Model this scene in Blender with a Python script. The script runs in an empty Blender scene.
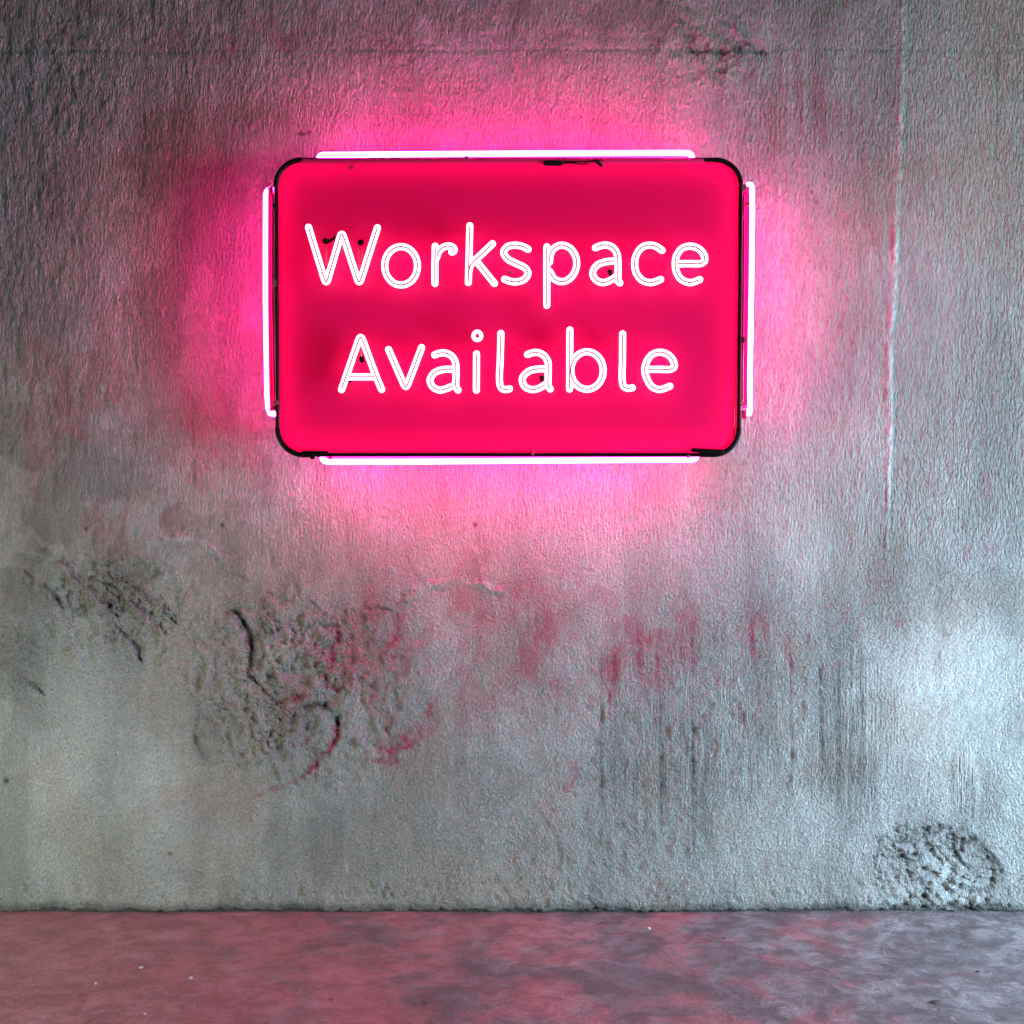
import bpy, bmesh, math, random
import numpy as np
from mathutils import Vector

random.seed(7)
C = bpy.context.scene.collection
S = 0.003                 # metres per photo pixel on the wall
D = 3.6                   # camera to wall
H = 398 * S               # camera height above the floor

def at(px, py, y=0.0):
    k = S * (D + y) / D
    return Vector(((px - 512) * k, y, H + (512 - py) * k))

# ------------------------------------------------------------------ materials
def mat(name, base=(.5, .5, .5), rough=.5, metal=0., spec=.5):
    m = bpy.data.materials.new(name); m.use_nodes = True
    b = m.node_tree.nodes['Principled BSDF']
    b.inputs['Base Color'].default_value = (*base, 1)
    b.inputs['Roughness'].default_value = rough
    b.inputs['Metallic'].default_value = metal
    b.inputs['Specular IOR Level'].default_value = spec
    return m

def emis(name, col, strength, base=(.8, .8, .8)):
    m = mat(name, base, .25)
    b = m.node_tree.nodes['Principled BSDF']
    b.inputs['Emission Color'].default_value = (*col, 1)
    b.inputs['Emission Strength'].default_value = strength
    return m

class NT:
    """small helper for building node trees"""
    def __init__(self, m):
        self.t = m.node_tree; self.b = self.t.nodes['Principled BSDF']
    def n(self, typ, **kw):
        nd = self.t.nodes.new(typ)
        for k, v in kw.items(): setattr(nd, k, v)
        return nd
    def l(self, a, b): self.t.links.new(a, b)
    def put(self, sock, v):
        if isinstance(v, bpy.types.NodeSocket): self.l(v, sock)
        elif isinstance(v, (tuple, list)) and len(v) == 3 and sock.type == 'RGBA': sock.default_value = (*v, 1)
        else: sock.default_value = v
    def math(self, op, a, b=None, clamp=False):
        nd = self.n('ShaderNodeMath', operation=op, use_clamp=clamp)
        self.put(nd.inputs[0], a)
        if b is not None: self.put(nd.inputs[1], b)
        return nd.outputs[0]
    def attr(self, name):
        return self.n('ShaderNodeAttribute', attribute_name=name).outputs['Fac']
    def mapped(self, scale, rot=(0, 0, 0)):
        tc = self.n('ShaderNodeTexCoord'); mp = self.n('ShaderNodeMapping')
        mp.inputs['Scale'].default_value = scale; mp.inputs['Rotation'].default_value = rot
        self.l(tc.outputs['Object'], mp.inputs['Vector']); return mp.outputs[0]
    def noise(self, vec, scale=1, detail=2, rough=.5, dist=0):
        nd = self.n('ShaderNodeTexNoise'); self.l(vec, nd.inputs['Vector'])
        nd.inputs['Scale'].default_value = scale; nd.inputs['Detail'].default_value = detail
        nd.inputs['Roughness'].default_value = rough; nd.inputs['Distortion'].default_value = dist
        return nd.outputs['Fac']
    def ramp(self, v, lo, hi, a=0., b=1.):
        nd = self.n('ShaderNodeMapRange', interpolation_type='SMOOTHSTEP'); self.put(nd.inputs['Value'], v)
        for k, x in zip(('From Min', 'From Max', 'To Min', 'To Max'), (lo, hi, a, b)): nd.inputs[k].default_value = x
        return nd.outputs[0]
    def mix(self, f, a, b, mode='MIX'):
        nd = self.n('ShaderNodeMix', data_type='RGBA', blend_type=mode)
        self.put(nd.inputs[0], f); self.put(nd.inputs[6], a); self.put(nd.inputs[7], b)
        return nd.outputs[2]
    def bump(self, h, dist, strength=1., normal=None):
        nd = self.n('ShaderNodeBump'); nd.inputs['Distance'].default_value = dist
        self.put(nd.inputs['Strength'], strength); self.l(h, nd.inputs['Height'])
        if normal: self.l(normal, nd.inputs['Normal'])
        return nd.outputs[0]

# plaster wall
M_wall = mat('plaster', rough=.75, spec=.3)
w = NT(M_wall)
red, dirt_shade, pale, smooth, comb, green = (w.attr(a) for a in ('red', 'dirt_shade', 'pale', 'smooth', 'comb', 'warm'))
big = w.noise(w.mapped((1.3, 1.3, 1.0)), 1, 4, .6)
col = w.mix(w.ramp(big, .35, .7), (.36, .355, .34), (.475, .47, .455))
col = w.mix(w.math('MULTIPLY', pale, 1., True), col, (.66, .66, .66))
col = w.mix(w.math('MULTIPLY', green, 1., True), col, (.38, .285, .225))
blot = w.noise(w.mapped((6, 6, 3)), 1, 5, .65)
col = w.mix(w.ramp(blot, .35, .7, 0, .35), col, (.27, .27, .26))
fa = w.noise(w.mapped((170, 170, 60)), 1, 3, .65); fb = w.noise(w.mapped((150, 150, 135), (0, .6, 0)), 1, 3, .65)
fm = w.n('ShaderNodeMix', data_type='FLOAT'); w.put(fm.inputs[0], w.attr('lump')); w.put(fm.inputs[2], fa); w.put(fm.inputs[3], fb); fine = fm.outputs[0]
col = w.mix(w.ramp(fine, .36, .54, .42, 0), col, (.15, .135, .13))
col = w.mix(w.math('MULTIPLY', dirt_shade, 1., True), col, (.065, .06, .055))
col = w.mix(w.math('MULTIPLY', red, 1., True), col, (.34, .02, .075))
w.l(col, w.b.inputs['Base Color'])
g1 = w.noise(w.mapped((165, 165, 50)), 1, 3, .55, .4)           # stringy vertical grain
g2 = w.noise(w.mapped((145, 145, 112), (0, .5, 0)), 1, 3, .6, .6)  # lumpy slanted grain
lump = w.attr('lump')
gm = w.n('ShaderNodeMix', data_type='FLOAT')
w.put(gm.inputs[0], lump); w.put(gm.inputs[2], g1); w.put(gm.inputs[3], g2)
g3 = w.noise(w.mapped((330, 330, 330)), 1, 2, .6)
cmb = w.noise(w.mapped((210, 210, 9)), 1, 2, .5)
amt = w.math('SUBTRACT', 1.0, w.math('MULTIPLY', smooth, .78))
hgt = w.math('MULTIPLY', w.ramp(gm.outputs[0], .3, .7), amt)
hgt = w.math('ADD', hgt, w.math('MULTIPLY', w.math('MULTIPLY', cmb, comb), 1.6))
hgt = w.math('ADD', hgt, w.math('MULTIPLY', g3, .22))
w.l(w.bump(hgt, .0115), w.b.inputs['Normal'])

# concrete floor
M_floor = mat('concrete', rough=.55, spec=.35)
f = NT(M_floor)
n1 = f.noise(f.mapped((3, 3, 1)), 1, 8, .72, .3)
n2 = f.noise(f.mapped((12, 13, 1)), 1, 8, .75, .4)
n3 = f.noise(f.mapped((140, 140, 140)), 1, 3, .6)
col = f.mix(f.ramp(n1, .36, .66), (.19, .18, .195), (.41, .40, .435))
col = f.mix(f.ramp(n2, .42, .62, .6, 0), col, (.10, .085, .088))
n5 = f.noise(f.mapped((2.2, 3.0, 1)), 1, 6, .68, .6)
col = f.mix(f.ramp(n5, .42, .62, .55, 0), col, (.13, .105, .115))   # darker worn patches
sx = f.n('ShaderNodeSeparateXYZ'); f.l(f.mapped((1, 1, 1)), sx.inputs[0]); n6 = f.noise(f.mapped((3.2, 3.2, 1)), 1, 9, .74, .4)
glow_tint = f.ramp(f.math('ADD', f.math('MULTIPLY', sx.outputs[0], -.11), n6), .42, .56)   # sign's pink glow painted in as a reddish tint, ragged, stronger to the left
col = f.mix(f.math('MULTIPLY', glow_tint, .60), col, (.46, .135, .16))
col = f.mix(f.ramp(n2, .40, .56, .35, 0), col, (.09, .07, .075))
col = f.mix(f.ramp(n3, .3, .6, .35, 0), col, (.06, .055, .055))
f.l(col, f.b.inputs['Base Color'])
f.l(f.ramp(n2, .3, .7, .52, .30), f.b.inputs['Roughness'])
hf = f.math('ADD', f.math('MULTIPLY', n2, 1.0), f.math('MULTIPLY', f.noise(f.mapped((60, 70, 60)), 1, 4, .65), .5))
hf = f.math('ADD', hf, f.math('MULTIPLY', n3, .25))
f.l(f.bump(hf, .006, .9), f.b.inputs['Normal'])

# sign materials
M_letter = emis('letter_neon', (1, .42, .62), 3.0)
M_border = emis('border_neon', (1, .012, .29), 168)
M_inner = emis('backlight_neon', (1, .07, .4), 8.0)
M_seam = mat('seam_glass', (.12, .012, .02), .6, spec=.1)
M_dark = mat('black_frame', (.006, .003, .004), .35, spec=.12)
M_rubber = mat('black_rubber', (.006, .003, .004), .8, spec=.08)
M_rail = mat('rose_plastic', (.80, .012, .12), .2)
M_case = mat('case_metal', (.55, .55, .55), .4, .2)
M_bracket = mat('bracket_metal', (.25, .05, .08), .35, .3)
M_debris_pale = mat('pale_grit', (.48, .43, .42), .8)
M_debris_dark = mat('dark_grit', (.07, .055, .05), .8)
M_gap = mat('crumbled_dirt', (.05, .042, .036), .9)

M_panel = mat('pink_acrylic', (.93, .0075, .15), .35, spec=.25)
p = NT(M_panel)
tr = p.n('ShaderNodeBsdfTranslucent'); tr.inputs['Color'].default_value = (.93, .008, .22, 1)
ms = p.n('ShaderNodeMixShader'); ms.inputs[0].default_value = .5
out = p.t.nodes['Material Output']
p.l(p.b.outputs[0], ms.inputs[1]); p.l(tr.outputs[0], ms.inputs[2]); p.l(ms.outputs[0], out.inputs[0])

# ------------------------------------------------------------------ mesh helpers
def link(name, bm, m, parent=None, smooth=True):
    me = bpy.data.meshes.new(name); bm.normal_update(); bm.to_mesh(me); bm.free()
    me.materials.append(m)
    if smooth:
        for q in me.polygons: q.use_smooth = True
    o = bpy.data.objects.new(name, me); C.objects.link(o)
    if parent:
        o.parent = parent
        o.matrix_parent_inverse.identity()
        o.location = -parent_loc(parent)
    return o

def parent_loc(o):
    v = Vector(o.location)
    while o.parent: o = o.parent; v += o.location
    return v

def sweep(bm, pts, r, closed=False, seg=10, caps=True):
    """round tube along 3-D points; r is a number or a list; hemispherical ends"""
    pts = [Vector(q) for q in pts]; n = len(pts)
    rad = [r] * n if not isinstance(r, (list, tuple)) else list(r)
    tans = []
    for i in range(n):
        a = pts[(i - 1) % n] if (closed or i) else pts[i]
        b = pts[(i + 1) % n] if (closed or i < n - 1) else pts[i]
        tans.append((b - a).normalized())
    if caps and not closed:
        def dome(p0, t, rr, sign):
            return [(p0 + t * sign * rr * math.sin(a), rr * math.cos(a), t) for a in (1.45, 1.15, .8, .4)]
        head = dome(pts[0], tans[0], rad[0], -1); tail = dome(pts[-1], tans[-1], rad[-1], 1)[::-1]
        items = head + list(zip(pts, rad, tans)) + tail
    else: items = list(zip(pts, rad, tans))
    up = Vector((0, -1, 0)) if abs(tans[0].y) < .9 else Vector((1, 0, 0))
    rings = []
    for c, rr, t in items:
        u = up - t * up.dot(t)
        if u.length < 1e-4: u = t.orthogonal()
        u.normalize(); up = u; v = t.cross(u)
        rings.append([bm.verts.new(c + (u * math.cos(2 * math.pi * k / seg) + v * math.sin(2 * math.pi * k / seg)) * rr) for k in range(seg)])
    m_ = len(rings)
    for i in range(m_ if closed else m_ - 1):
        A, B = rings[i], rings[(i + 1) % m_]
        for k in range(seg):
            bm.faces.new((A[k], A[(k + 1) % seg], B[(k + 1) % seg], B[k]))
    if not closed:
        bm.faces.new(rings[0][::-1]); bm.faces.new(rings[-1])

def crom(P, closed=False, step=1.2):
    """centripetal Catmull-Rom through 2-D pixel points"""
    P = [Vector((a, b)) for a, b in P]; n = len(P)
    if closed: Q = [P[-1]] + P + [P[0], P[1]]
    else: Q = [P[0] * 2 - P[1]] + P + [P[-1] * 2 - P[-2]]
    out = []
    for i in range(1, len(Q) - 2):
        p0, p1, p2, p3 = Q[i - 1:i + 3]
        t0 = 0.; t1 = t0 + max((p1 - p0).length, 1e-4) ** .5; t2 = t1 + max((p2 - p1).length, 1e-4) ** .5; t3 = t2 + max((p3 - p2).length, 1e-4) ** .5
        k = max(2, int((p2 - p1).length / step))
        for j in range(k):
            t = t1 + (t2 - t1) * j / k
            a1 = p0 * ((t1 - t) / (t1 - t0)) + p1 * ((t - t0) / (t1 - t0))
            a2 = p1 * ((t2 - t) / (t2 - t1)) + p2 * ((t - t1) / (t2 - t1))
            a3 = p2 * ((t3 - t) / (t3 - t2)) + p3 * ((t - t2) / (t3 - t2))
            b1 = a1 * ((t2 - t) / (t2 - t0)) + a2 * ((t - t0) / (t2 - t0))
            b2 = a2 * ((t3 - t) / (t3 - t1)) + a3 * ((t - t1) / (t3 - t1))
            out.append(b1 * ((t2 - t) / (t2 - t1)) + b2 * ((t - t1) / (t2 - t1)))
    if not closed: out.append(P[-1])
    return [(q.x, q.y) for q in out]

def poly(P, r=3.0):
    """polyline with rounded corners"""
    P = [Vector((a, b)) for a, b in P]; out = [P[0]]
    for i in range(1, len(P) - 1):
        a = (P[i - 1] - P[i]); b = (P[i + 1] - P[i]); q = min(r, a.length * .45, b.length * .45)
        s0 = P[i] + a.normalized() * q; s1 = P[i] + b.normalized() * q
        for k in range(7):
            t = k / 6; out.append(s0 * (1 - t) ** 2 + P[i] * 2 * t * (1 - t) + s1 * t * t)
    out.append(P[-1]); res = [out[0]]
    for a, b in zip(out, out[1:]):
        k = max(1, int((b - a).length / 6))
        for j in range(1, k + 1): res.append(a.lerp(b, j / k))
    return [(q.x, q.y) for q in res]

def ell(cx, cy, rx, ry, n=48):
    return [(cx + rx * math.cos(2 * math.pi * k / n), cy + ry * math.sin(2 * math.pi * k / n)) for k in range(n)]

def box(bm, x0, x1, y0, y1, z0, z1, bev=0.0):
    g = bmesh.ops.create_cube(bm, size=1)['verts']
    for v in g:
        v.co = Vector((x0 + (v.co.x + .5) * (x1 - x0), y0 + (v.co.y + .5) * (y1 - y0), z0 + (v.co.z + .5) * (z1 - z0)))
    if bev:
        es = list({e for v in g for e in v.link_edges})
        bmesh.ops.bevel(bm, geom=es, offset=bev, segments=2, affect='EDGES', profile=.6)

def rrect(x0, y0, x1, y1, r, n=10):
    pts = []
    for cx, cy, a0 in ((x1 - r, y0 + r, -90), (x1 - r, y1 - r, 0), (x0 + r, y1 - r, 90), (x0 + r, y0 + r, 180)):
        for k in range(n + 1):
            a = math.radians(a0 + 90 * k / n); pts.append((cx + r * math.cos(a), cy + r * math.sin(a)))
    return pts

# ------------------------------------------------------------------ noise for the wall relief
def vnoise(X, Y, seed):
    xi = np.floor(X).astype(np.int64); yi = np.floor(Y).astype(np.int64)
    fx = X - xi; fy = Y - yi; fx = fx * fx * (3 - 2 * fx); fy = fy * fy * (3 - 2 * fy)
    def h(a, b):
        q = (a * 374761393 + b * 668265263 + seed * 974634777) & 0xffffffff
        q = ((q ^ (q >> 13)) * 1274126177) & 0xffffffff
        return ((q ^ (q >> 16)) & 0xffff) / 65535.0
    return (h(xi, yi) * (1 - fx) + h(xi + 1, yi) * fx) * (1 - fy) + (h(xi, yi + 1) * (1 - fx) + h(xi + 1, yi + 1) * fx) * fy
def fbm(X, Y, seed, octv=4, g=.5):
    s = 0; a = 1; t = 0
    for k in range(octv):
        s = s + a * vnoise(X * 2 ** k, Y * 2 ** k, seed + k); t += a; a *= g
    return s / t

def sst(v, a, b):
    t = np.clip((v - a) / (b - a), 0, 1); return t * t * (3 - 2 * t)

def seg_dist(X, Y, P):
    """distance to a polyline and the side/height of the nearest point"""
    best = np.full(X.shape, 1e9); tt = np.zeros(X.shape)
    n = len(P) - 1
    for i in range(n):
        (ax, ay), (bx, by) = P[i], P[i + 1]
        dx, dy = bx - ax, by - ay
        t = np.clip(((X - ax) * dx + (Y - ay) * dy) / (dx * dx + dy * dy + 1e-9), 0, 1)
        d = np.hypot(X - ax - t * dx, Y - ay - t * dy)
        m = d < best; best = np.where(m, d, best); tt = np.where(m, (i + t) / n, tt)
    return best, tt

def blob(X, Y, cx, cy, rx, ry, soft=1.0):
    d = np.hypot((X - cx) / rx, (Y - cy) / ry); return np.clip(1 - d ** 2, 0, 1) ** soft

# ------------------------------------------------------------------ the wall
def build_wall():
    px = np.concatenate([np.arange(-1100, -150, 25.), np.arange(-150, 1174, 1.5), np.arange(1174, 2130, 25.)])
    py = np.concatenate([np.arange(-700, -120, 20.), np.arange(-120, 912.1, 1.5)])
    X, Y = np.meshgrid(px, py); ny, nx = X.shape
    wx = X + (fbm(X / 14, Y / 14, 91, 3) - .5) * 10; wy = Y + (fbm(X / 14, Y / 14, 71, 3) - .5) * 10
    hgt = np.zeros(X.shape)                                  # millimetres towards the room
    hgt += (fbm(X / 260, Y / 260, 3, 3) - .5) * 10
    hgt += (fbm(X / 60, Y / 90, 11, 3) - .5) * 3.2
    stringy = 1 - sst(Y, 430, 620)
    hgt += (fbm(X / 4.2, Y / 15, 21, 2) - .5) * 4.8 * (.35 + .65 * stringy)
    hgt += (fbm((X + .35 * Y) / 6.5, Y / 8, 31, 3, .6) - .5) * 6.5 * (1 - stringy * .65)
    damp = np.zeros(X.shape)                                  # extra lumpy relief
    damp += blob(X, Y, 300, 690, 160, 125) * .9 + blob(X, Y, 110, 600, 110, 80) * .8 + blob(X, Y, 700, 720, 190, 130) * .45
    damp += blob(X, Y, 710, 50, 80, 45) * .8 + blob(X, Y, 60, 60, 120, 90) * .3
    damp += blob(X, Y, 590, 850, 160, 50) * .45
    hgt += (fbm(wx / 9, wy / 12, 41, 4, .6) - .5) * 32 * np.clip(damp, 0, 1)
    # crevices: ragged contour lines where the plaster has broken up
    cf = fbm((wx + .5 * wy) / 15, (wy - .45 * wx) / 9, 141, 3, .55)
    crev = np.exp(-((cf - .5) / .045) ** 2) * sst(fbm(X / 16, Y / 16, 151, 2) + blob(X, Y, 942, 885, 90, 90) * .25, .38, .6)
    cz = np.clip(blob(X, Y, 942, 885, 68, 68) * 1.6 + blob(X, Y, 110, 595, 90, 62) * .9 + blob(X, Y, 285, 640, 110, 70) * .7 + blob(X, Y, 265, 735, 85, 62) * .7
                 + blob(X, Y, 20, 660, 60, 60) * .4 + blob(X, Y, 700, 50, 60, 20) * .8 + blob(X, Y, 590, 770, 90, 50) * .35 + blob(X, Y, 770, 470, 60, 50) * .3, 0, 1)
    hgt -= crev * cz * 7
    dirt_shade = crev * cz * .6; red = np.zeros(X.shape); pale = np.zeros(X.shape); smooth = np.zeros(X.shape); comb = np.zeros(X.shape)
    n4 = fbm(X / 4, Y / 5, 51, 3, .6); n20 = fbm(X / 22, Y / 22, 61, 4)
    nv = fbm(X / 5, Y / 60, 65, 3); n8 = fbm(X / 7, Y / 7, 66, 3)
    ragged = (fbm(X / 9, Y / 9, 77, 5, .7) - .5) * 1.5

    def line(P, wd, height=0., dirty=0., redden=0., light=0., rag=6.):
        nonlocal hgt, dirt_shade, red, pale
        d, t = seg_dist(X + ragged * rag, Y + ragged * rag, P)
        taper = np.clip(np.minimum(t, 1 - t) * 6, 0.25, 1)
        g = np.exp(-(d / (wd * taper)) ** 2) * (.35 + .65 * sst(n8, .3, .6))
        hgt += g * height; dirt_shade += g * dirty * (.5 + n4); red += g * redden * (.3 + 1.2 * n4); pale += g * light
    # pour joint across the top, with one slab a little proud of the other
    jy = 51 + (fbm(X / 90, 0 * Y, 5, 3) - .5) * 5
    hgt += sst(Y - jy, -1.5, 1.5) * 1.6 - np.exp(-((Y - jy) / 1.8) ** 2) * 2.2 * (.25 + vnoise(X / 40, 0 * Y, 8))
    pale += np.exp(-((Y - jy - 2.0) / 1.6) ** 2) * .5 * sst(X, 190, 230) * (1 - sst(X, 310, 340))  # pale strip painting a highlight on the joint's lower edge
    # vertical ridges of the shutter joints on the right
    line([(903, -120), (903, 10), (900, 120), (896, 210), (893, 300), (889, 340), (890, 440), (886, 560)], 3.0, 6, light=1.3, rag=3)
    line([(998, 44), (997, 60), (997, 110), (995, 170)], 1.6, -3.0, .45, rag=3)
    line([(998, 50), (1060, 50)], 1.4, -2, .4, rag=3)
    line([(192, 395), (193, 440), (194, 505)], 1.8, -3, .30, rag=3)
    line([(160, 120), (158, 240), (160, 330)], 16, 2.5, 0, light=.12)
    # broken plaster left of centre
    line([(231, 610), (240, 616), (249, 634), (252, 656), (250, 676), (257, 684)], 3.0, -9, 1.0, rag=7)
    line([(224, 612), (234, 612)], 2.6, -4, .7)
    line([(262, 636), (268, 650), (263, 668), (268, 690), (276, 702)], 2.4, 5, 0, light=.35)
    line([(312, 640), (309, 660), (316, 680)], 2.6, 5, 0, light=.35)
    line([(318, 622), (328, 628), (338, 624)], 3.0, -6, .55)
    line([(336, 622), (338, 640), (330, 662), (325, 684), (336, 690), (344, 680)], 3.2, -4, .25, .75)
    line([(256, 684), (266, 692), (276, 702), (290, 700), (318, 692), (334, 696)], 2.2, -3.5, .35, .35)
    line([(292, 708), (312, 704), (330, 706), (338, 716), (337, 730)], 4.5, -6, .75)
    line([(338, 718), (337, 734), (331, 748), (320, 760), (306, 774)], 4.0, -6, .45, .85)
    line([(306, 774), (290, 782), (268, 790), (250, 798)], 2.4, -3, .1, .55)
    line([(194, 736), (200, 752), (208, 760)], 4, -6, .45)
    line([(224, 736), (226, 760), (238, 782)], 3, 4, light=.3)
    line([(204, 664), (198, 690), (196, 730), (200, 760)], 3, -2.5, .15)
    line([(362, 608), (378, 607), (392, 611)], 2.4, -5, .6)
    line([(398, 612), (398, 626), (392, 640), (384, 648)], 2.6, -2, .05, .75)
    line([(430, 705), (428, 724), (420, 735), (404, 744), (388, 756), (368, 764)], 6.5, -2, .05, .62, rag=16)
    line([(408, 738), (392, 742), (378, 752)], 8, 0, .0, .38, rag=18)
    line([(265, 592), (282, 598), (292, 603)], 2.2, -4, .5)
    line([(310, 600), (322, 612), (332, 620)], 2, -4, .45)
    line([(222, 570), (240, 576), (252, 582)], 2.2, -3, .3)
    # pale raised arc under the sign
    line([(400, 607), (414, 592), (430, 584), (460, 580), (486, 586), (508, 594)], 4, 7, light=1., rag=10)
    line([(470, 540), (478, 560), (484, 584)], 3, 5, light=.6)
    line([(164, 540), (190, 538), (214, 548), (226, 562)], 4.0, 6, light=.9, rag=8)
    line([(268, 540), (272, 570), (280, 596)], 3, -3, .15)
    # flaked relief on the left
    for P in ([(36, 545), (60, 560), (78, 584)], [(70, 570), (96, 596), (110, 612)], [(120, 580), (150, 596), (168, 612)], [(128, 600), (146, 614), (160, 632)],
              [(20, 570), (44, 586), (56, 604)], [(0, 660), (20, 676), (36, 690)], [(108, 620), (128, 642), (140, 668)], [(132, 590), (152, 604), (170, 620)]):
        line(P, 4, 8, light=.25, rag=16)
        line([(a + 6, b + 3) for a, b in P], 3.2, -7, .4, rag=16)
    line([(10, 690), (8, 720)], 4, 3, light=.3)
    line([(0, 770), (26, 780), (50, 800)], 3, 2, light=.12)
    # scar beside the upper joint and small marks
    line([(682, 0), (684, 20), (690, 44), (700, 52)], 5, -5, .35, rag=14)
    line([(690, 50), (720, 50), (752, 46), (766, 52)], 4, -5, .55, rag=12)
    line([(298, 135), (305, 133), (311, 131)], 1.8, -4, .9, rag=3)
    for cx, cy, r_ in ((811, 192, 1.6), (816, 202, 1.8), (86, 529, 2), (222, 525, 2.4), (6, 781, 2.5), (170, 854, 2.2), (475, 525, 2.5), (906, 460, 1.5), (120, 300, 1.4)):
        g = np.exp(-(np.hypot(X - cx, Y - cy) / r_) ** 2); hgt -= 3 * g; dirt_shade += g * .9
    # vertical drips and combed strokes, lower right
    comb += blob(X, Y, 690, 730, 120, 130) * .9 + blob(X, Y, 850, 740, 60, 110) + blob(X, Y, 965, 800, 16, 60) * 1.6
    comb += blob(X, Y, 300, 120, 170, 130) * .25 + blob(X, Y, 780, 110, 140, 110) * .35
    dirt_shade += blob(X, Y, 855, 735, 45, 110) * .35 * sst(nv, .4, .6) + blob(X, Y, 680, 780, 110, 80) * .3 * sst(nv, .4, .65)
    for sx, y0, y1, ww, rr in ((752, 602, 662, 2.0, .8), (754, 640, 700, 1.2, .35), (790, 645, 702, 1.6, .8), (609, 690, 722, 2, .65), (611, 650, 700, 5, .25),
                               (656, 640, 730, 1.6, .45), (535, 610, 650, 2, .35), (527, 600, 640, 1.5, .3), (740, 700, 730, 1.8, .4), (806, 620, 660, 3, .3),
                               (722, 600, 660, 2, .25), (691, 620, 700, 2, .25), (590, 640, 690, 2, .3)):
        line([(sx, y0), (sx + 1, (y0 + y1) / 2), (sx - 1, y1)], ww, -2.0, .08, rr, rag=3)
    for sx, y0, y1 in ((601, 640, 830), (660, 680, 850), (692, 700, 860), (790, 660, 790), (820, 650, 800), (838, 660, 820), (850, 640, 790), (862, 650, 760), (960, 786, 826), (966, 778, 832), (972, 790, 828)):
        line([(sx, y0), (sx + 1, y1)], 1.4, -3.0, .35, rag=3)
    # remains of old red paint, plus a painted-in pink glow
    red += blob(X, Y, 560, 640, 260, 90) * .3 * sst(n20, .48, .68) 
    red += blob(X, Y, 700, 650, 140, 60) * .5 * sst(n20, .4, .75) * sst(nv, .3, .7) * sst(n4, .3, .6) + blob(X, Y, 560, 790, 60, 40) * .5 * sst(n20, .55, .7) * sst(n4, .45, .6)
    red += blob(X, Y, 350, 690, 110, 90) * .4 * sst(n20, .4, .72) * sst(n4, .3, .65) 
    red += blob(X, Y, 880, 620, 90, 60) * .45 * sst(n20, .55, .7) * sst(n4, .45, .6) + blob(X, Y, 960, 520, 60, 70) * .35 * sst(n20, .52, .7) * sst(nv, .4, .6)
    red += blob(X, Y, 800, 110, 70, 60) * .4 * sst(nv, .5, .68) 
    red += blob(X, Y, 270, 40, 170, 30) * .3 * sst(n20, .45, .65)
    red += blob(X, Y, 860, 235, 30, 40) * .25 * sst(n20, .4, .7) + blob(X, Y, 210, 800, 60, 30) * .1
    pt = sst(fbm(wx / 34, wy / 60, 191, 5, .65), .5, .62)
    red += blob(X, Y, 130, 420, 170, 140) ** .4 * .26 * pt + blob(X, Y, 480, 640, 280, 100) ** .4 * .26 * pt  # broken-up red tint standing in for the sign's pink glow
    line([(876, 880), (880, 850), (900, 834), (940, 830), (975, 840), (998, 866), (1008, 900)], 3.4, -5, .45, rag=30)
    line([(895, 845), (925, 860), (950, 885)], 4, 7, .0, light=.4, rag=14)
    # smoother trowelled skins
    smooth += blob(X, Y, 950, 690, 110, 130) * 1.1 + blob(X, Y, 840, 360, 130, 240) * .9 + blob(X, Y, 90, 760, 150, 90) * .45 + blob(X, Y, 960, 250, 100, 210) * .8
    smooth += blob(X, Y, 90, 420, 140, 110) * .3 + blob(X, Y, 800, 560, 60, 60) * .5 + blob(X, Y, 830, 830, 60, 60) * .4
    sk = sst(fbm(wx / 60, wy / 60, 261, 5, .6), .42, .52)
    pale += (blob(X, Y, 950, 680, 130, 160) ** .4 * .3 + blob(X, Y, 950, 860, 110, 70) ** .4 * .4 + blob(X, Y, 100, 770, 130, 70) ** .4 * .2 + blob(X, Y, 800, 580, 100, 90) ** .4 * .25) * sk  # pale skins, also painting in the light pooled at lower right
    # diagonal trowel strokes
    dg = blob(X, Y, 945, 585, 75, 60)
    hgt += dg * (fbm((X * .62 - Y * .78) / 4.5, (X * .78 + Y * .62) / 70, 81, 2) - .5) * 5
    # peeled patch bottom right
    patch = sst(1.0 - np.hypot((X - 942 + ragged * 46) / 64, (Y - 890 + ragged * 40) / 66), 0, .14)
    hgt -= patch * 2.5
    rim = np.exp(-((np.hypot((X - 942 + ragged * 46) / 64, (Y - 890 + ragged * 40) / 66) - .97) * 18) ** 2)
    hgt += rim * 2.5 * (Y < 900); pale += patch * .35 * n20; dirt_shade += rim * .12 * n4
    hgt += patch * (fbm((wx + .6 * wy) / 11, (wy - .3 * wx) / 7, 15, 3, .55) - .5) * 26
    hgt += blob(X, Y, 950, 860, 90, 60) * (fbm(wx / 8, wy / 9, 17, 3) - .5) * 6
    # weathered grey-brown dirt across the top; left patches also paint in the light's fall-off
    wp = fbm(X / 90, Y / 120, 211, 5, .6)
    dirt_shade += sst(wp, .44, .62) * .13 * (.6 + .8 * nv)                       # grimy patches with ragged edges
    dirt_shade += sst(fbm(X / 40, Y / 210, 171, 4, .6), .48, .62) * .16          # run-off streaks
    dirt_shade += blob(X, Y, 150, 240, 190, 200) ** .4 * .28 * sst(fbm(wx / 50, wy / 80, 221, 5, .6), .46, .56)
    dirt_shade += blob(X, Y, 60, 500, 230, 120) ** .4 * .30 * sst(fbm(wx / 60, wy / 40, 231, 5, .6), .44, .56)
    dirt_shade += blob(X, Y, 400, 10, 480, 60) ** .4 * .28 * sst(fbm(wx / 50, wy / 50, 241, 5, .6), .44, .58)
    dirt_shade += sst(fbm(X / 70, Y / 60, 181, 4), .48, .7) * .14 * sst(Y, 480, 640)
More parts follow.
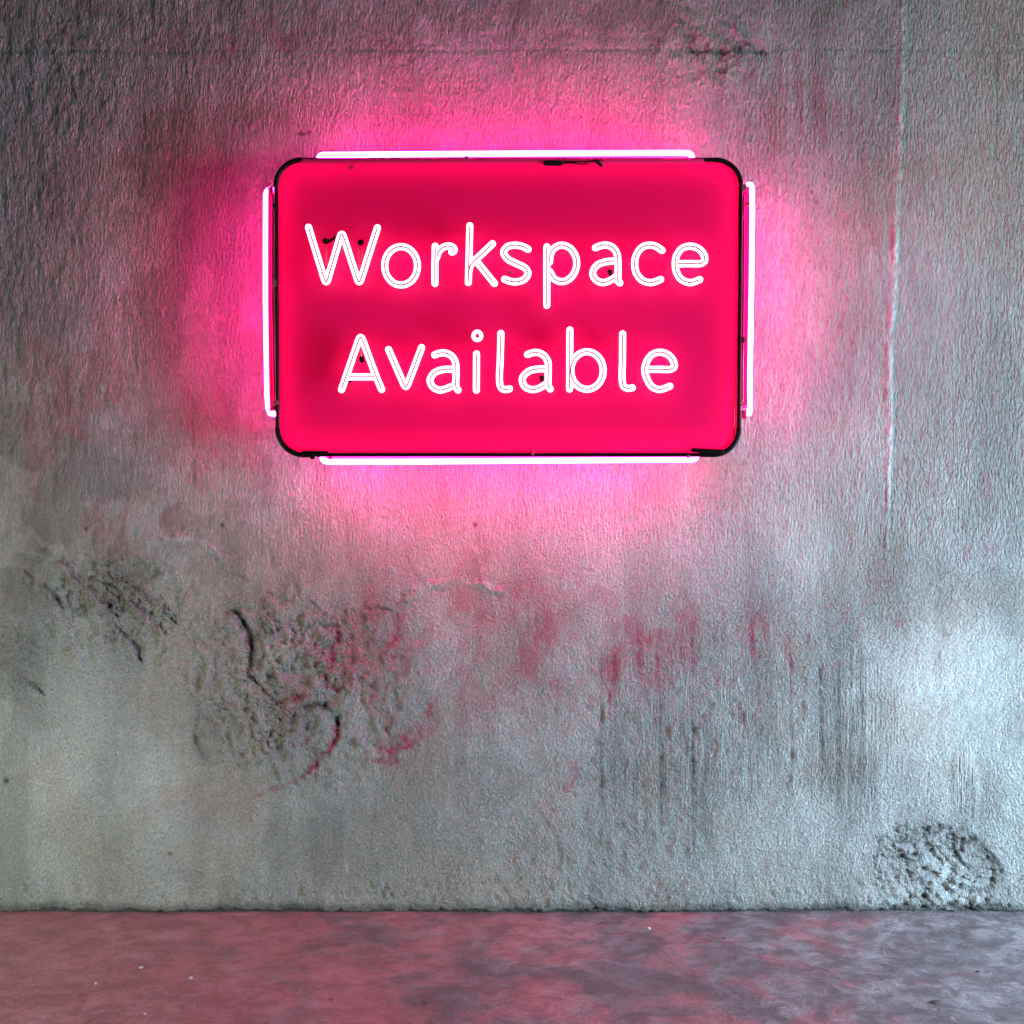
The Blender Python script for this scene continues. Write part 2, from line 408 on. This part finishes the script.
    warm = sst(fbm(X / 110, Y / 110, 251, 5, .6) - X / 5200., .36, .56) * .42       # brownish older plaster showing in patches
    # crumbling foot of the wall: an undercut with dirt, lumpy edge above it
    foot = 908.8 + (fbm(X / 26, 0 * Y, 99, 4, .6) - .5) * 6 + (fbm(X / 5, Y / 5, 98, 2) - .5) * 4
    under = sst(Y - foot, -1, 3)
    hgt += np.exp(-((Y - foot + 10) / 9) ** 2) * 3 + np.exp(-((Y - 893) / 16) ** 2) * (fbm(wx / 5, wy / 5, 97, 3) - .5) * 11
    hgt -= under * 8; dirt_shade += under * 1.; dirt_shade += np.exp(-((Y - foot + 2) / 4) ** 2) * (.25 + .6 * n20)
    mp = 0.003 * (2 * np.pi) ** 0
    co = np.empty((ny * nx, 3), np.float32)
    edge = np.clip(np.minimum(X + 150, 1174 - X) / 60, 0, 1) * .8 + .2
    co[:, 0] = ((X - 512) * S).ravel(); co[:, 1] = (-hgt * edge * .001).ravel(); co[:, 2] = ((910 - Y) * S).ravel()
    idx = np.arange(ny * nx, dtype=np.int32).reshape(ny, nx)
    fc = np.stack([idx[:-1, :-1], idx[1:, :-1], idx[1:, 1:], idx[:-1, 1:]], -1).reshape(-1, 4)
    # solid back of the wall
    x0, x1, z0, z1 = co[:, 0].min(), co[:, 0].max(), co[:, 2].min(), co[:, 2].max()
    bk = np.array([(x0, .03, z0), (x1, .03, z0), (x1, .03, z1), (x0, .03, z1), (x0, .25, z0), (x1, .25, z0), (x1, .25, z1), (x0, .25, z1)], np.float32)
    nb = ny * nx
    bf = np.array([(0, 1, 2, 3), (5, 4, 7, 6), (4, 0, 3, 7), (1, 5, 6, 2), (3, 2, 6, 7), (4, 5, 1, 0)], np.int32) + nb
    co = np.concatenate([co, bk]); fc = np.concatenate([fc, bf]).astype(np.int32)
    me = bpy.data.meshes.new('wall_back')
    me.vertices.add(len(co)); me.vertices.foreach_set('co', co.ravel())
    me.loops.add(fc.size); me.loops.foreach_set('vertex_index', fc.ravel())
    me.polygons.add(len(fc)); me.polygons.foreach_set('loop_start', np.arange(0, fc.size, 4, dtype=np.int32))
    me.polygons.foreach_set('loop_total', np.full(len(fc), 4, np.int32))
    me.polygons.foreach_set('use_smooth', np.ones(len(fc), bool))
    me.update(calc_edges=True)
    lump = sst(Y, 470, 640) * .9 + .05
    for nm, A in (('red', red), ('dirt_shade', dirt_shade), ('pale', pale), ('smooth', smooth), ('comb', comb), ('lump', lump), ('warm', warm)):
        at_ = me.attributes.new(nm, 'FLOAT', 'POINT')
        v = np.concatenate([np.clip(A, 0, 1).ravel(), np.zeros(8)]).astype(np.float32)
        at_.data.foreach_set('value', v)
    me.materials.append(M_wall)
    o = bpy.data.objects.new('wall_back', me); C.objects.link(o); o['kind'] = 'structure'
    o['label'] = 'rough grey plastered wall with red paint stains and peeling patches'
    return o
build_wall()

# ------------------------------------------------------------------ the floor
def build_floor():
    gx = np.concatenate([np.arange(-4.8, -2, .1), np.arange(-2, 2, .012), np.arange(2, 4.85, .1)])
    gy = np.concatenate([np.arange(.2, .04, -.04), np.arange(.03, -1.1, -.012), np.arange(-1.1, -6.1, -.1)])
    X, Y = np.meshgrid(gx, gy); ny, nx = X.shape
    Z = (fbm(X * 1.4, Y * 1.4, 201, 3) - .5) * .012 + (fbm(X * 14, Y * 18, 205, 4, .6) - .5) * .006
    Z = Z - Z.max() + .001
    co = np.stack([X, Y, Z], -1).reshape(-1, 3).astype(np.float32)
    idx = np.arange(ny * nx, dtype=np.int32).reshape(ny, nx)
    fc = np.stack([idx[:-1, :-1], idx[1:, :-1], idx[1:, 1:], idx[:-1, 1:]], -1).reshape(-1, 4)
    x0, x1, y0, y1 = gx.min(), gx.max(), gy.min(), gy.max()
    nb = ny * nx
    bk = np.array([(x0, y0, -.2), (x1, y0, -.2), (x1, y1, -.2), (x0, y1, -.2), (x0, y0, -.03), (x1, y0, -.03), (x1, y1, -.03), (x0, y1, -.03)], np.float32)
    bf = np.array([(0, 3, 2, 1), (4, 5, 6, 7), (0, 1, 5, 4), (1, 2, 6, 5), (2, 3, 7, 6), (3, 0, 4, 7)], np.int32) + nb
    co = np.concatenate([co, bk]); fc = np.concatenate([fc, bf])
    me = bpy.data.meshes.new('floor')
    me.from_pydata(co.tolist(), [], fc.tolist()); me.update()
    for q in me.polygons: q.use_smooth = True
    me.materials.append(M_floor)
    o = bpy.data.objects.new('floor', me); C.objects.link(o); o['kind'] = 'structure'
    o['label'] = 'worn mottled concrete floor'
    return o, (gx, gy, Z)
_, (GX, GY, GZ) = build_floor()
def floor_z(x, y):
    return float(GZ[np.argmin(abs(GY - y)), np.argmin(abs(GX - x))])

# ------------------------------------------------------------------ the sign
DY = -.060
Y_FRONT, Y_BACK, Y_TUBE, Y_LET = -.148, -.094, -.136, -.194
sign = bpy.data.objects.new('neon_sign', None); C.objects.link(sign)
sign.location = at(508, 306, -.02)
sign['label'] = 'glowing pink neon sign reading Workspace Available, rounded black frame, white tubes on all four sides'
sign['category'] = 'neon sign'

# outline of the face follows the slightly uneven outline in the photo
OUT = rrect(276.8, 159.8, 740.0, 455.0, 26)
OUT = [(a + (b - 307) / 148 * (1.0 if a < 500 else -1.2), b) for a, b in OUT]
def inset(P, d):
    n = len(P); res = []
    for i in range(n):
        a = Vector(P[i - 1]); b = Vector(P[(i + 1) % n]); t = (b - a).normalized()
        res.append((P[i][0] - t.y * d, P[i][1] + t.x * d))
    return res

# vacuum-formed face: thin shell whose rim rolls back into the frame
bm = bmesh.new()
loops = []
for d, y in ((2.2, Y_BACK + .018), (2.2, Y_FRONT + .004), (3.2, Y_FRONT + .001), (5, Y_FRONT), (16, Y_FRONT)):
    loops.append([bm.verts.new(at(a, b, y)) for a, b in inset(OUT, d)])
for A, B in zip(loops, loops[1:]):
    for k in range(len(A)):
        bm.faces.new((A[k], A[(k + 1) % len(A)], B[(k + 1) % len(A)], B[k]))
bm.faces.new(loops[-1])
link('sign_face', bm, M_panel, sign, smooth=False)

# case behind the face
bm = bmesh.new(); loops = []
for d, y in ((1.0, Y_FRONT + .012), (.6, Y_BACK), (10, Y_BACK)):
    loops.append([bm.verts.new(at(a, b, y)) for a, b in inset(OUT, d)])
loops[0], inner = loops[0], [bm.verts.new(at(a, b, Y_FRONT + .012)) for a, b in inset(OUT, 1.9)]
inner2 = [bm.verts.new(at(a, b, Y_BACK - .003)) for a, b in inset(OUT, 1.9)]
seq = [inner2, inner, loops[0], loops[1], loops[2]]
for A, B in zip(seq, seq[1:]):
    for k in range(len(A)):
        bm.faces.new((A[k], A[(k + 1) % len(A)], B[(k + 1) % len(A)], B[k]))
bm.faces.new(loops[2]); bm.faces.new(inner2[::-1])
link('sign_case', bm, M_case, sign, smooth=False)

bm = bmesh.new()
sweep(bm, [at(a, b, Y_FRONT - .002) for a, b in OUT], .0062, closed=True, seg=12)
link('frame', bm, M_dark, sign)

# thicker black trim over the corners, as in the photo
def arc_part(keep, r, y):
    bm = bmesh.new()
    sweep(bm, [at(a, b, y) for a, b in keep], r, seg=10)
    return bm
link('corner_trim', arc_part(poly([(277, 178), (277, 186)]) and OUT[33:44] + [], .0074, Y_FRONT - .004), M_dark, sign)
link('corner_trim', arc_part(OUT[0:11], .0070, Y_FRONT - .004), M_dark, sign)
link('corner_trim', arc_part(OUT[11:22] + [(716, 454.2)], .0074, Y_FRONT - .004), M_dark, sign)
link('corner_trim', arc_part([(312, 455)] + OUT[22:33], .0076, Y_FRONT - .004), M_dark, sign)

# lights inside the case along its rim
bm = bmesh.new()
sweep(bm, [at(a, b, Y_BACK - .022) for a, b in inset(OUT, 7)], .004, closed=True, seg=8)
link('backlight_tube', bm, M_inner, sign)
for x0, x1, zz in ((318, 700, 262), (345, 672, 368)):  # extra unseen rows added to brighten the face behind the text
    bm = bmesh.new(); sweep(bm, [at(x0, zz, Y_BACK - .012), at(x1, zz, Y_BACK - .012)], .004, seg=8)
    link('backlight_tube', bm, M_inner, sign)

# spacers to the wall
for a, b in ((300, 185), (716, 185), (300, 430), (716, 430)):
    bm = bmesh.new()
    sweep(bm, [at(a, b, Y_BACK + .001), at(a, b, 0.004)], .012, seg=16, caps=False)
    link('wall_spacer', bm, M_case, sign)

# rails that carry the border tubes
def rail(P, r, y0, y1):
    bm = bmesh.new()
    y0 += DY; y1 += DY
    a = [at(u, v, y0) for u, v in P]; x0, x1 = min(q.x for q in a), max(q.x for q in a); z0, z1 = min(q.z for q in a), max(q.z for q in a)
    box(bm, x0, x1, y1, y0, z0, z1, r)
    return bm
link('tube_rail', rail([(301.5, 160.8), (703, 165.0)], .003, -.076, -.0985), M_rail, sign)
link('tube_rail', rail([(326, 452.5), (690, 458.0)], .003, -.050, -.083), M_rail, sign)
link('tube_rail', rail([(269.8, 190), (274.8, 412)], .003, -.050, -.083), M_rail, sign)
link('tube_rail', rail([(741.6, 189), (748.5, 409)], .003, -.050, -.081), M_rail, sign)
# glass return tubes beside the rails (unlit, dark rose glass)
M_glass = mat('rose_glass', (.62, .015, .10), .08)
def rod(P, y, r, m, name):
    bm = bmesh.new(); sweep(bm, [at(a, b, y + DY) for a, b in P], r, seg=8)
    return link(name, bm, m, sign)
rod([(272.6, 196), (272.4, 300), (273.4, 350), (274.4, 400)], -.088, .0034, M_glass, 'return_tube')
rod([(744.0, 196), (743.4, 300), (742.8, 350), (742.6, 402)], -.088, .0034, M_glass, 'return_tube')
rod([(306, 161.3), (430, 160.8), (600, 160.4), (698, 159.6)], -.095, .0034, M_glass, 'return_tube')
rod([(330, 456.6), (500, 456.0), (686, 454.6)], -.088, .0030, M_glass, 'return_tube')

# the four bright border tubes, ends bent back towards the case
def border(P, r):
    bm = bmesh.new()
    pts = [at(a, b, y) for a, b, y in P]
    sweep(bm, pts, r, seg=14)
    return link('border_tube', bm, M_border, sign)
yt = Y_TUBE
border([(272.5, 190.5, yt + .018), (269.3, 189.8, yt + .006), (267.2, 191.2, yt), (266.0, 194.5, yt - .002), (265.8, 240, yt - .002), (265.8, 300, yt - .002), (266.6, 350, yt - .002), (267.4, 395, yt - .002), (268.4, 408, yt - .001), (270.4, 413.4, yt + .004), (274, 414, yt + .020)], .0080)
border([(745.5, 188, yt + .014), (748.4, 184.6, yt + .004), (750.6, 184.6, yt), (751.8, 188, yt - .002), (752.0, 215, yt - .002), (751.4, 270, yt - .002), (750.4, 330, yt - .002), (749.6, 385, yt - .002), (749.8, 409, yt - .002), (749.0, 413.5, yt), (745.8, 413.8, yt + .012)], .0080)
border([(319.8, 159.5, yt + .016), (319.3, 157.5, yt + .006), (320.4, 155.7, yt), (323.5, 154.9, yt - .002), (420, 154.2, yt - .002), (540, 153.4, yt - .002), (680, 152.9, yt - .002), (689, 153.2, yt - .001), (691.4, 154.8, yt + .003), (692, 158, yt + .018)], .0080)
border([(322.5, 456.6, yt + .016), (322.6, 459.0, yt + .005), (324.6, 461.0, yt), (328.5, 461.8, yt - .002), (420, 461.6, yt - .002), (540, 460.7, yt - .002), (680, 459.7, yt - .002), (691, 459.9, yt - .002), (695, 458.8, yt + .002), (696.5, 456.6, yt + .014)], .0080)

# clips and little brackets
def clip(px_, py_, y, w_=2.2, h_=2.2, m=M_bracket, name='tube_clip'):
    bm = bmesh.new(); y += DY; c = at(px_, py_, y)
    box(bm, c.x - w_ * S / 2, c.x + w_ * S / 2, y - .004, y + .012, c.z - h_ * S / 2, c.z + h_ * S / 2, .0015)
    return link(name, bm, m, sign)
clip(466.5, 157.8, -.100, 4, 3); clip(351.5, 167.0, -.094, 5, 3.5, M_glass); clip(274.2, 206, -.096, 3, 4, M_rubber)
clip(274.0, 283, -.095, 4, 6); clip(275.5, 402.5, -.096, 4.5, 4); clip(273.5, 408, -.088, 4, 5, M_glass)
clip(743.5, 187.5, -.092, 6, 6); clip(748.2, 204, -.092, 3, 3); clip(743.4, 216, -.092, 3, 4, M_glass)
clip(745.5, 340, -.092, 4, 6, M_glass); clip(743.8, 405, -.092, 6, 2.2); clip(744.2, 414.5, -.088, 4.5, 8, M_rail)
clip(532.5, 452.5, -.096, 2.6, 5, M_glass); clip(688.3, 456.5, -.096, 2.6, 3); clip(312.8, 457.0, -.098, 5, 4, M_dark)
clip(330.0, 458.0, -.095, 3, 3, M_glass)
# black wiring joints on the upper rail
rod([(546, 162.9), (560, 163.2)], -.101, .0080, M_rubber, 'wire_joint')
rod([(560, 161.4), (574, 161.9), (588, 161.9), (602, 160.2)], -.102, .0022, M_rubber, 'wire')
rod([(560, 164.6), (566, 163.0), (573.5, 163.0), (580, 164.4), (588, 163.8)], -.102, .0020, M_rubber, 'wire')
rod([(597, 161.0), (599, 163.6), (601, 165.3)], -.102, .0052, M_rubber, 'wire_joint')
# heavier dark lips at the ends of the lower edge
rod([(303, 452.5), (327, 452.5)], -.096, .0048, M_dark, 'edge_lip')
rod([(693, 450.2), (712, 451.2), (722, 451.6)], -.096, .0064, M_dark, 'edge_lip')
rod([(733.6, 398), (734.2, 420), (733.4, 438)], -.0885, .0022, M_rail, 'edge_lip')

# letters ---------------------------------------------------------------
R = 3.45
letters = [
 ('W', [('p', [(308.5, 227.3), (326.1, 284.8), (341.8, 231.2), (359.1, 284.8), (377.4, 227.8)], 6)]),
 ('o', [('c', ell(401.05, 265.8, 16.4, 19.2))]),
 ('r', [('l', [(435.2, 246.3), (434.9, 265), (434.9, 283.4)]), ('s', [(436.6, 257.5), (438.2, 252.4), (441.6, 248.4), (447.1, 246.0), (451.6, 246.5), (454.2, 248.8), (453.8, 251.2), (451.8, 252.0)])]),
 ('k', [('l', [(469.8, 225.8), (469.2, 250), (468.3, 282.4)]), ('s', [(492.5, 243.8), (483.4, 252.4), (474.4, 260.9), (470.2, 266.0), (468.8, 271.5)]), ('l', [(477.8, 262.9), (494.4, 283.4)])]),
 ('s', [('s', [(528.1, 249.2), (522.3, 246.3), (514.5, 245.1), (507.1, 246.9), (503.6, 252.6), (507.6, 258.9), (516.4, 263.6), (524.7, 267.7), (528.1, 273.1), (524.2, 279.3), (516.4, 281.9), (509.2, 281.0), (504.6, 279.2)])]),
 ('p', [('l', [(546.8, 246.9), (546.8, 305.3)]), ('s', [(549.5, 262), (550.2, 255), (553.6, 248.7), (561.3, 245.1), (570, 248.2), (575.4, 256), (576.7, 263.8), (574.4, 272.6), (569.1, 279), (562.2, 281.6), (554.4, 279), (549.8, 271.6)])]),
 ('a', [('s', [(595.4, 247.7), (601.3, 245.5), (607.1, 245.1), (613, 247.7), (616.9, 253.6), (617.9, 260.9), (618, 272), (618.1, 281.2), (619.8, 282.8)]), ('s', [(615.5, 260.9), (606.2, 261.7), (598.4, 264.3), (593.5, 269.7), (593, 275.5), (597.4, 280.9), (603.2, 282.6), (610.1, 280.4), (615.5, 277.0)])]),
 ('c', [('s', [(662, 250.4), (656.6, 246.7), (650.3, 245.1), (642.5, 246.9), (636.6, 254.1), (634.6, 263.8), (636.6, 273.6), (642.5, 280.4), (650.3, 282.6), (656.1, 281.4), (660.5, 279.4)])]),
 ('e', [('s', [(676.6, 263.8), (690, 263.6), (701, 263.4), (704.6, 260.8), (703.5, 254.1), (698.1, 248.4), (689.8, 246.1), (681.5, 248.7), (676.4, 256), (675.2, 263.8), (676.6, 272.6), (681.5, 279.5), (689.8, 282.6), (695.2, 281.4), (699.6, 279.6)])]),
 ('A', [('p', [(341.5, 389.6), (360.6, 334.4), (376.5, 377.5), (381.6, 389.4)], 6), ('l', [(348, 376.9), (375.5, 376.9)])]),
 ('v', [('p', [(388.6, 349.6), (405.9, 389.0), (421.6, 347.6)], 5)]),
 ('a', [('s', [(434.7, 354.9), (439.4, 353.2), (445.3, 353), (452.1, 356.4), (455.5, 363.2), (456, 372.5), (456, 386.8), (458.0, 390.0)]), ('s', [(453.6, 369.3), (444.3, 369.4), (434.8, 372.5), (430.1, 379.8), (432.6, 386.7), (439.4, 390.1), (446.3, 388.6), (453.4, 385.6)])]),
 ('i', [('c', ell(477.3, 335.8, 3.95, 4.2, 28), 1.95), ('l', [(476.5, 353.9), (476.3, 390.1)])]),
 ('l', [('s', [(500.9, 333.4), (500.2, 360), (499.5, 381), (501.2, 387.8), (505.4, 389.6), (509.4, 388.9)])]),
 ('a', [('s', [(527.5, 354.4), (532.2, 352.8), (537.6, 352.5), (543.9, 355.4), (547.9, 361.8), (548.3, 368.6), (548.4, 385.8), (550.2, 389.0)]), ('s', [(546, 368.9), (537.1, 369.1), (528.3, 371.5), (522.3, 378.4), (524.4, 386.2), (532.2, 389.6), (539.1, 388.1), (545.5, 384.5)])]),
 ('b', [('l', [(569.8, 330), (569.6, 389.1)]), ('c', ell(587.0, 370.5, 16.2, 18.8))]),
 ('l', [('s', [(622.6, 333.9), (622.4, 360), (622.2, 380), (623.8, 386.6), (628.1, 388.4), (632.3, 387.8)])]),
 ('e', [('s', [(646.6, 369.3), (660, 369.3), (670.6, 369.2), (674.2, 366.8), (673, 360.4), (667.6, 354.4), (659.3, 352.2), (651.5, 354.9), (646.2, 362.7), (644.7, 370.5), (647.1, 379.3), (652, 386.7), (659.3, 389.6), (665.2, 388.1), (669.8, 386.2)])]),
]
def trim(P, d):
    """shorten both ends of a pixel path"""
    P = [Vector(q) for q in P]
    for _ in range(2):
        left = d
        while len(P) > 2 and (P[1] - P[0]).length < left: left -= (P[1] - P[0]).length; P.pop(0)
        P[0] = P[0] + (P[1] - P[0]).normalized() * min(left, (P[1] - P[0]).length * .9); P.reverse()
    return [(q.x, q.y) for q in P]
for ch, strokes in letters:
    bm = bmesh.new(); sb = bmesh.new()
    for k, st in enumerate(strokes):
        kind, P = st[0], st[1]
        r = R; closed = kind == 'c'
        if kind == 'c' and len(st) > 2: r = st[2]
        if kind == 'p': path = poly(P, st[2])
        elif kind == 'l': path = poly(P)
        elif kind == 's': path = crom(P)
        else: path = P
        yy = Y_LET + .0012 * k
        sweep(bm, [at(a, b, yy) for a, b in path], r * S * .95, closed=closed, seg=14)
        if r > 3:
            sp = path if closed else trim(path, 1.0)
            sweep(sb, [at(a, b, Y_LET - R * S * .95 - .0004) for a, b in sp], .0018, closed=closed, seg=6)
    L = link('neon_letter', bm, M_letter, sign)
    link('seam', sb, M_seam, L)

# standoffs that hold the letters off the face (behind the strokes), and the black electrode caps the photo shows
for a, b in ((312, 240), (373, 240), (401, 246.6), (401, 285), (434.9, 280), (469.5, 230), (493, 281.5), (516.4, 263.6), (546.8, 300), (617.9, 266), (593.2, 272), (636.6, 254), (636.6, 273),
             (676, 258), (344, 382), (379.5, 385), (392, 357.5), (418, 357), (456, 372), (430.2, 380), (476.4, 386), (500.6, 345), (522.4, 378), (569.7, 335), (587, 389.3), (622.5, 345), (645, 370)):
    bm = bmesh.new()
    sweep(bm, [at(a, b, Y_FRONT + .001), at(a, b, Y_LET + .006)], .0035, seg=8, caps=False)
    link('letter_support', bm, M_rail, sign)
def cap(px_, py_, dx, dy, r, ln=.022, m=M_rubber):
    bm = bmesh.new()
    sweep(bm, [at(px_, py_, Y_FRONT + .002), at(px_, py_, Y_FRONT - ln), at(px_ + dx, py_ + dy, Y_FRONT - ln - .004)], [r, r, r * .8], seg=12)
    return link('electrode_cap', bm, m, sign)
cap(325.3, 241.2, 1.5, .6, .0088); cap(360.8, 242.6, 0, 0, .0090)
cap(362.0, 360.3, -.6, -2.4, .0072); cap(609.8, 271.5, .8, 3.5, .0066, .016); cap(541.6, 377.5, .4, 2.5, .0066, .014)
cap(510.0, 272.3, 1.5, -.3, .0050, .004, M_bracket); cap(349.8, 381.0, 0, 0, .0040, .02)
rod([(327, 242), (330.0, 240.6), (332.5, 239.2), (337, 236)], -.112, .0042, M_rubber, 'lead_wire')
rod([(325.6, 247.5), (326.2, 264)], -.098, .0058, M_glass, 'electrode_tube')
rod([(358.4, 248), (359.4, 268)], -.098, .0048, M_glass, 'electrode_tube')
rod([(362.6, 248.4), (360.8, 262)], -.098, .0034, M_letter if False else M_rail, 'electrode_tube')
rod([(360.8, 346), (361.0, 356)], -.100, .0060, M_glass, 'electrode_tube')
rod([(342.0, 246), (342.2, 252)], -.100, .0055, M_bracket, 'electrode_tube')
rod([(606.5, 267.0), (608.5, 266.0), (610.5, 268)], -.110, .0028, M_glass, 'lead_wire')

# ------------------------------------------------------------------ grit on the floor
def chip(px_, py_, r, flat, m, name, label):
    # intersection of the pixel ray with the floor
    dist = H / ((py_ - 512) / (D / S)); y = -D + dist; x = (px_ - 512) * dist / (D / S)
    bm = bmesh.new(); bmesh.ops.create_icosphere(bm, subdivisions=2, radius=r)
    for v in bm.verts:
        k = 1 + random.uniform(-.28, .28); v.co = Vector((v.co.x * k * random.choice((1, 1.15)), v.co.y * k * .9, v.co.z * flat * k))
    zmin = min(v.co.z for v in bm.verts)
    me = bpy.data.meshes.new(name); bm.to_mesh(me); bm.free(); me.materials.append(m)
    o = bpy.data.objects.new(name, me); C.objects.link(o)
    o.location = (x, y, floor_z(x, y) - zmin - .0006); o.rotation_euler.z = random.uniform(0, 3)
    o['label'] = label; o['category'] = 'debris' if 'flake' in name else 'pebble'; o['group'] = 'grit scattered on the concrete floor'
for a in ((141, 967, .0050, .6, M_debris_pale, 'plaster_chip', 'pale plaster chip on the dark reddish floor at the left, farther of the left chips'),
          (191, 977, .0045, .6, M_debris_pale, 'plaster_chip', 'pale plaster chip on the dark left floor, rightmost of the left chips'),
          (96, 983, .0040, .6, M_debris_pale, 'plaster_chip', 'pale plaster chip on the dark floor nearest the left edge of the photo'),
          (145, 1013, .0036, .6, M_debris_pale, 'plaster_chip', 'small pale plaster chip at the bottom left edge of the floor'),
          (331, 998, .0050, .5, M_debris_dark, 'pebble', 'dark pebble on the reddish floor, left of the other dark pebble at the front'),
          (425, 1002, .0062, .35, M_debris_dark, 'pebble', 'flat dark pebble at the front of the floor left of centre'),
          (649, 927, .0050, .6, M_debris_pale, 'plaster_chip', 'white plaster chip close to the wall, right of the pink glow'),
          (724, 936, .0048, .5, M_debris_dark, 'pebble', 'dark pebble near the wall to the right of the white chip'),
          (978, 969, .0050, .5, M_debris_dark, 'pebble', 'dark pebble on the bluish floor near the right edge'),
          (935, 1000, .0125, .16, M_debris_dark, 'plaster_flake', 'flat dark brown flake lying on the bluish floor at the front right')):
    chip(*a)

# ------------------------------------------------------------------ light
wd = bpy.data.worlds.new('World'); bpy.context.scene.world = wd; wd.use_nodes = True
bg = wd.node_tree.nodes['Background']; bg.inputs[0].default_value = (.90, 1.0, .74, 1); bg.inputs[1].default_value = .052

def area(name, loc, target, sx, sy, col, power, spread=math.pi):
    ld = bpy.data.lights.new(name, 'AREA'); ld.shape = 'RECTANGLE'; ld.size = sx; ld.size_y = sy
    ld.color = col; ld.energy = power; ld.spread = spread
    o = bpy.data.objects.new(name, ld); C.objects.link(o); o.location = loc
    o.rotation_euler = (Vector(target) - Vector(loc)).to_track_quat('-Z', 'Y').to_euler()
    return o
# unseen area lights added on either side, bluer close to the wall on the right
area('fill_right', (3.3, -1.35, .5), (.5, 0, .15), 1.0, .6, (.55, .80, 1.0), 62, math.radians(95))
area('fill_right_upper', (3.9, -2.2, 1.6), (1.1, 0, 1.4), 1.2, 1.0, (.78, .88, .95), 146)
area('fill_blue', (2.9, -.85, .62), (1.3, 0, .5), 1.0, .8, (.03, .64, 1.0), 19)
area('fill_left', (-3.2, -1.25, .45), (-.4, 0, .1), 1.0, .6, (.86, 1.0, .82), 23, math.radians(95))

# ------------------------------------------------------------------ camera
cd = bpy.data.cameras.new('Camera'); cam = bpy.data.objects.new('Camera', cd); C.objects.link(cam)
cam.location = (0, -D, H); cam.rotation_euler = (math.radians(90), 0, 0)
cd.sensor_width = 36; cd.sensor_fit = 'HORIZONTAL'; cd.lens = 36 * (D / S) / 1024
cd.clip_start = .05
sc = bpy.context.scene; sc.camera = cam
sc.cycles.sample_clamp_indirect = 4; sc.cycles.max_bounces = 6; sc.cycles.use_adaptive_sampling = False
sc.view_settings.view_transform = 'Standard'; sc.view_settings.look = 'None'
sc.view_settings.gamma = 1; sc.view_settings.use_curve_mapping = False; sc.view_settings.exposure = 0
